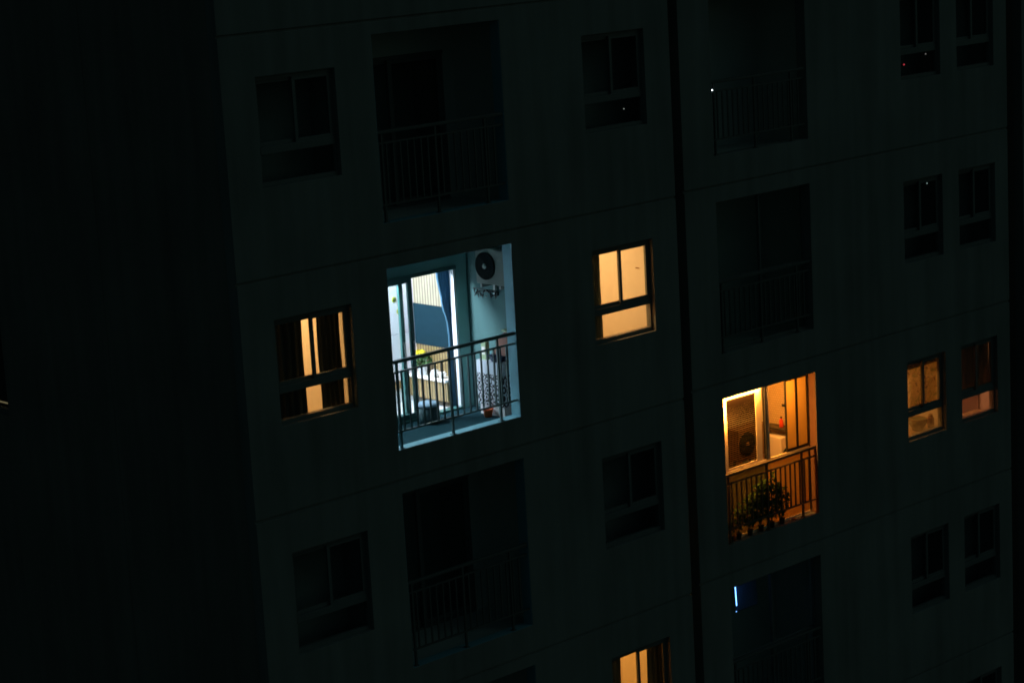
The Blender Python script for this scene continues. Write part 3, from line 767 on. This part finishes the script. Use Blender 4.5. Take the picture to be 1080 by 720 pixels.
for i, (x, hh, mt, lb) in enumerate(((1.235, .10, 'pot_white', 'small pale bottle at the bottom left corner of the amber balcony'), (1.40, .09, 'orange', 'small orange bottle between the left pots of the amber balcony'), (2.92, .04, 'terracotta', 'shallow terracotta saucer on the right half of the amber balcony ledge'))):
    g = empty('bottle' if i < 2 else 'saucer', (x, .30 if i < 2 else .29, .462+o)); tag(g, lb, 'bottle' if i < 2 else 'saucer')
    if i < 2:
        MB().lathe([(.001, 0), (.022, 0), (.022, hh*.7), (.009, hh), (.001, hh)]).build('body', M[mt], g)
        MB().lathe([(.011, hh+.001), (.011, hh+.02), (.001, hh+.021)]).build('cap', M['black'], g)
    else:
        MB().lathe([(.001, 0), (.035, 0), (.045, .02), (.042, .02), (.034, .008), (.001, .008)]).build('dish', M[mt], g)

# ---- small lights in the dark homes
added_tube((1.585, .47, 2.46-3*H), (1.565, .47, 2.84-3*H), .0065, (.16, .42, 1.), 7, 'slim vertical ice-blue glowing strip added in place of a lit gap in the dark balcony below the amber one')  # glowing tube added in place of a lit vertical gap
def led(x, yy, z, r, col, st, label, cat='indicator light'):
    g = empty('indicator_light', (x, yy, z)); tag(g, label, cat)
    MB().lathe([(.001, -r), (r*.7, -r*.7), (r, 0), (r*.7, r*.7), (.001, r)], k=12).build('bulb', emit('indicator_glow', col, st), g)
    MB().box(-r*2, r*2, r*.6, r*2.2, -r*1.6, r*1.6).build('housing', M['black'], g)
led(1.19, .225, 1.50, .010, (.75, .95, 1.), 7, 'tiny white light at the left railing end of the top right balcony')
led(6.53, .52, 1.375, .016, (1., .08, .12), .45, 'tiny red light low in the top window right of the dark balconies')
led(7.16, .52, 1.50, .012, (.6, .6, .55), .35, 'faint white dot right of the tiny red light in the same window')
led(1.575, .47, 2.36-3*H, .009, (.16, .42, 1.), 3, 'tiny ice-blue dot just below the vertical blue strip')
led(7.10, .50, 2.42-H, .012, (.5, .7, .65), .5, 'faint dot in the upper pane of the dark window over the dim kitchen')
led(-.62, .42, 1.40, .010, (.7, .8, .7), .35, 'faint dot in the lower pane of the upper dark bedroom window')

curtain('curtain', 1.66, 2.22, .56, 2.98-3*H, 2.30-3*H, M['ice_cloth'], 'short pale cloth hanging beside the vertical blue strip', .003, 3)

# ---- glowing bar added in place of the side window's lit sill
g = empty('sill_glow', (-8.19, 6.6, -2.515)); tag(g, 'faint warm glowing bar added in place of the lit sill of the side window at the left edge', 'glowing bar')
MB().box(-.015, .015, -.42, .42, 0, .02).build('base', M['black'], g)
MB().box(-.012, .012, -.40, .40, .021, .035).build('diffuser', emit('faint_glow', (1., .78, .4), .16), g)

# ------------------------------------------------------------------ ground
mb = MB(); mb.quad((-900, -900, GROUND), (900, -900, GROUND), (900, 900, GROUND), (-900, 900, GROUND))
gr = mb.build('ground', M['asphalt']); tag(gr, kind='structure')

# ------------------------------------------------------------------ camera
R = Matrix(((0.7243218533641483, 0.17841655747157065, -0.6659770151883012),
            (-0.6871904206756471, 0.10847426162677615, -0.718333251559576),
            (-0.05592118087766402, 0.9779574973302876, 0.2011764274082034)))
cam = bpy.data.cameras.new('camera'); co = bpy.data.objects.new('camera', cam); COL.objects.link(co)
co.matrix_world = Matrix.Translation((-25.64147516, -23.76125518, 5.0171177)) @ R.to_4x4()
cam.sensor_width = 36; cam.lens = 2400.264/1080*36; cam.clip_end = 3000; cam.clip_start = .1
S.camera = co

# ------------------------------------------------------------------ night sky and a faint city glow
el, az = math.radians(38), math.radians(40)      # sun azimuth measured from -Y towards +X
W = bpy.data.worlds.new('World'); S.world = W; W.use_nodes = True
N, L = W.node_tree.nodes, W.node_tree.links
bg = N['Background']; sky = N.new('ShaderNodeTexSky'); sky.sky_type = 'NISHITA'; sky.sun_disc = False
sky.sun_elevation = el; sky.sun_rotation = PI-az
tint = N.new('ShaderNodeMix'); tint.data_type = 'RGBA'; tint.blend_type = 'MULTIPLY'; tint.inputs[0].default_value = 1
tint.inputs[7].default_value = (.56, .95, .78, 1)
L.new(sky.outputs[0], tint.inputs[6]); L.new(tint.outputs[2], bg.inputs[0]); bg.inputs[1].default_value = .0052
sun = bpy.data.lights.new('moon', 'SUN'); so = bpy.data.objects.new('moon', sun); COL.objects.link(so)
sun.energy = .012; sun.angle = math.radians(12); sun.color = (.36, .95, 1.)
d = Vector((math.sin(az)*math.cos(el), -math.cos(az)*math.cos(el), math.sin(el)))
so.rotation_euler = d.to_track_quat('Z', 'Y').to_euler()

S.view_settings.view_transform = 'Standard'; S.view_settings.look = 'None'; S.view_settings.exposure = 0; S.view_settings.gamma = 1
S.view_settings.use_curve_mapping = False
S.cycles.use_denoising = True
S.cycles.max_bounces = 10; S.cycles.diffuse_bounces = 6; S.cycles.transparent_max_bounces = 16
S.cycles.sample_clamp_indirect = 6
S.cycles.filter_width = 1.7
